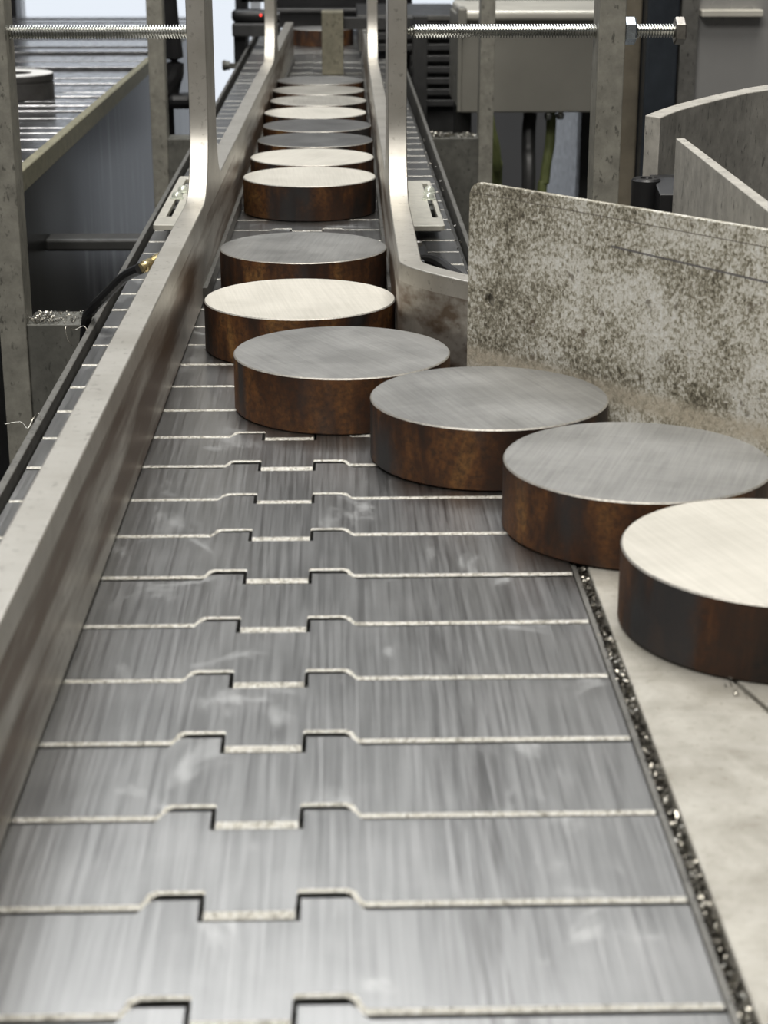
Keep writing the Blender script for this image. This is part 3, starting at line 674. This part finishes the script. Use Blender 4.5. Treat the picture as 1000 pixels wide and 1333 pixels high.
# ------------------------------------------------------------------ left background: second slat conveyor
c2 = thing('slat_conveyor', (-0.42, 1.9, -Z0), 'second wide slat conveyor with glossy dark slats and yellowed edge rail', 'conveyor')
bm = box(-0.62, -0.232, 0, 0.0362, -0.006, 0.0)
first = None
for k in range(58):
    y = 0.80 + k*PITCH
    if first is None:
        first = link('slat', box(-0.62, -0.232, y, y + 0.0352, -0.006, 0.0), 'conv2', c2, bevel=0.0006); s0 = first
    else:
        o = s0.copy(); COL.objects.link(o); o.parent = c2; o.location = (0, k*PITCH, 0); o.rotation_euler = (random.uniform(-0.002, 0.002), 0, 0)
bm.free()
link('bed', box(-0.62, -0.230, 0.78, 3.02, -0.05, -0.0065), 'dark_gap', c2)
link('edge_rail', box(-0.2310, -0.2225, 0.78, 3.02, -0.014, 0.003), 'conv2rail', c2, bevel=0.001)
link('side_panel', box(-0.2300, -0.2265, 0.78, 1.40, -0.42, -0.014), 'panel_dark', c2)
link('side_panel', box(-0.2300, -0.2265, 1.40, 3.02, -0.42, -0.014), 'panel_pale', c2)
link('stretcher', box(-0.2270, -0.1450, 1.19, 1.22, -0.080, -0.070), 'frame', c2, bevel=0.002)
for ly in (0.85, 2.9):
    for lx in (-0.60, -0.27): link('leg', box(lx, lx + 0.03, ly, ly + 0.03, -Z0, -0.05), 'frame', c2)
rg = thing('steel_ring', (-0.327, 1.640, 0.0), 'thick steel ring with pale face lying on the second conveyor', 'ring')
link('body', lathe([(0.022, 0), (0.0445, 0), (0.0450, 0.0005), (0.0450, 0.016), (0.0440, 0.0165), (0.0440, 0.0185), (0.0450, 0.019), (0.0450, 0.0245), (0.0445, 0.025), (0.0445, 0.025), (0.022, 0.025), (0.022, 0)], 'Z', (-0.327, 1.640, 0.0002), 64), 'ringside', rg, smooth=True)
link('face', lathe([(0.0225, 0.0251), (0.0442, 0.0251), (0.0442, 0.0258), (0.0225, 0.0258), (0.0225, 0.0251)], 'Z', (-0.327, 1.640, 0.0002), 64), 'ring', rg)
# machines seen beyond the second conveyor
o = link('machine_pillar', box(-0.60, -0.572, 3.10, 3.16, -Z0, 0.5), 'black', bevel=0.003); tag(o, 'black upright pillar beyond the second conveyor', 'pillar')
o = link('machine_cabinet', box(-0.70, -0.605, 3.10, 3.4, -Z0, 0.5), 'stainless', bevel=0.004); tag(o, 'grey machine cabinet beyond the second conveyor, beside the black pillar', 'cabinet')
hg = thing('hanging_hose', (-0.165, 1.7, -Z0), 'black hose bundle with clamps hanging between far post and near upright', 'hose')
link('hose', tube(spline([(-0.164, 1.70, 0.26), (-0.163, 1.70, 0.10), (-0.158, 1.70, 0.03), (-0.164, 1.70, 0.0), (-0.172, 1.71, -0.06), (-0.165, 1.72, -Z0)], 8), 0.0105, 10), 'black', hg, smooth=True)
link('clamp', box(-0.166, -0.138, 1.685, 1.715, -0.018, -0.002), 'black', hg, bevel=0.006)
link('clamp', box(-0.170, -0.146, 1.690, 1.715, -0.062, -0.048), 'black', hg, bevel=0.006)
# scanner and rails at the far end of the conveyor
sn = thing('scanner_head', (-0.10, 2.3, -0.02), 'black rounded scanner head with a red light on a grey base', 'scanner')
link('housing', tube([(-0.128, 2.3, 0.0440), (-0.1265, 2.3, 0.0440), (-0.122, 2.3, 0.0440), (-0.10, 2.3, 0.0435), (-0.070, 2.3, 0.043), (-0.060, 2.3, 0.043)], [0.004, 0.007, 0.0095, 0.0105, 0.009, 0.008], 14), 'black', sn, smooth=True)
link('base', box(-0.127, -0.060, 2.28, 2.33, 0.0165, 0.0345), 'ribdark', sn, bevel=0.002)
link('arm', box(-0.126, -0.1085, 2.295, 2.315, -0.07, 0.02), 'black', sn)
link('indicator', lathe([(0, 0), (0.0014, 0), (0.0012, 0.001), (0, 0.0014)], 'Y', (-0.0865, 2.287, 0.0455), 10), 'led', sn)
kb = thing('clamp_knob', (-0.125, 2.2, -0.03), 'small dark clamp knob outside the straight rail below the scanner', 'knob')
link('knob', lathe([(0, 0), (0.006, 0), (0.0075, 0.003), (0.006, 0.006), (0.006, 0.010), (0, 0.011)], 'X', (-0.137, 2.2, -0.016), 14), 'bracket', kb, smooth=True)
link('stem', box(-0.128, -0.104, 2.195, 2.205, -0.020, -0.013), 'bracket', kb)
tb = thing('tunnel_hood', (0.0, 2.6, -Z0), 'black hood over the far end of the chain', 'hood')
link('hood', box(-0.075, 0.125, 2.52, 2.80, 0.012, 0.32), 'black', tb, bevel=0.004)
link('lip', box(-0.080, 0.130, 2.51, 2.53, 0.036, 0.042), 'ribdark', tb, bevel=0.002)
for lx in (-0.135, 0.135): link('leg', box(min(lx, lx*0.5), max(lx, lx*0.5), 2.70, 2.76, 0.041, 0.07), 'black', tb); link('leg', box(lx - 0.01, lx + 0.01, 2.70, 2.76, -Z0, 0.07), 'black', tb)

for o in bpy.data.objects:
    if '_org' in o: del o['_org']
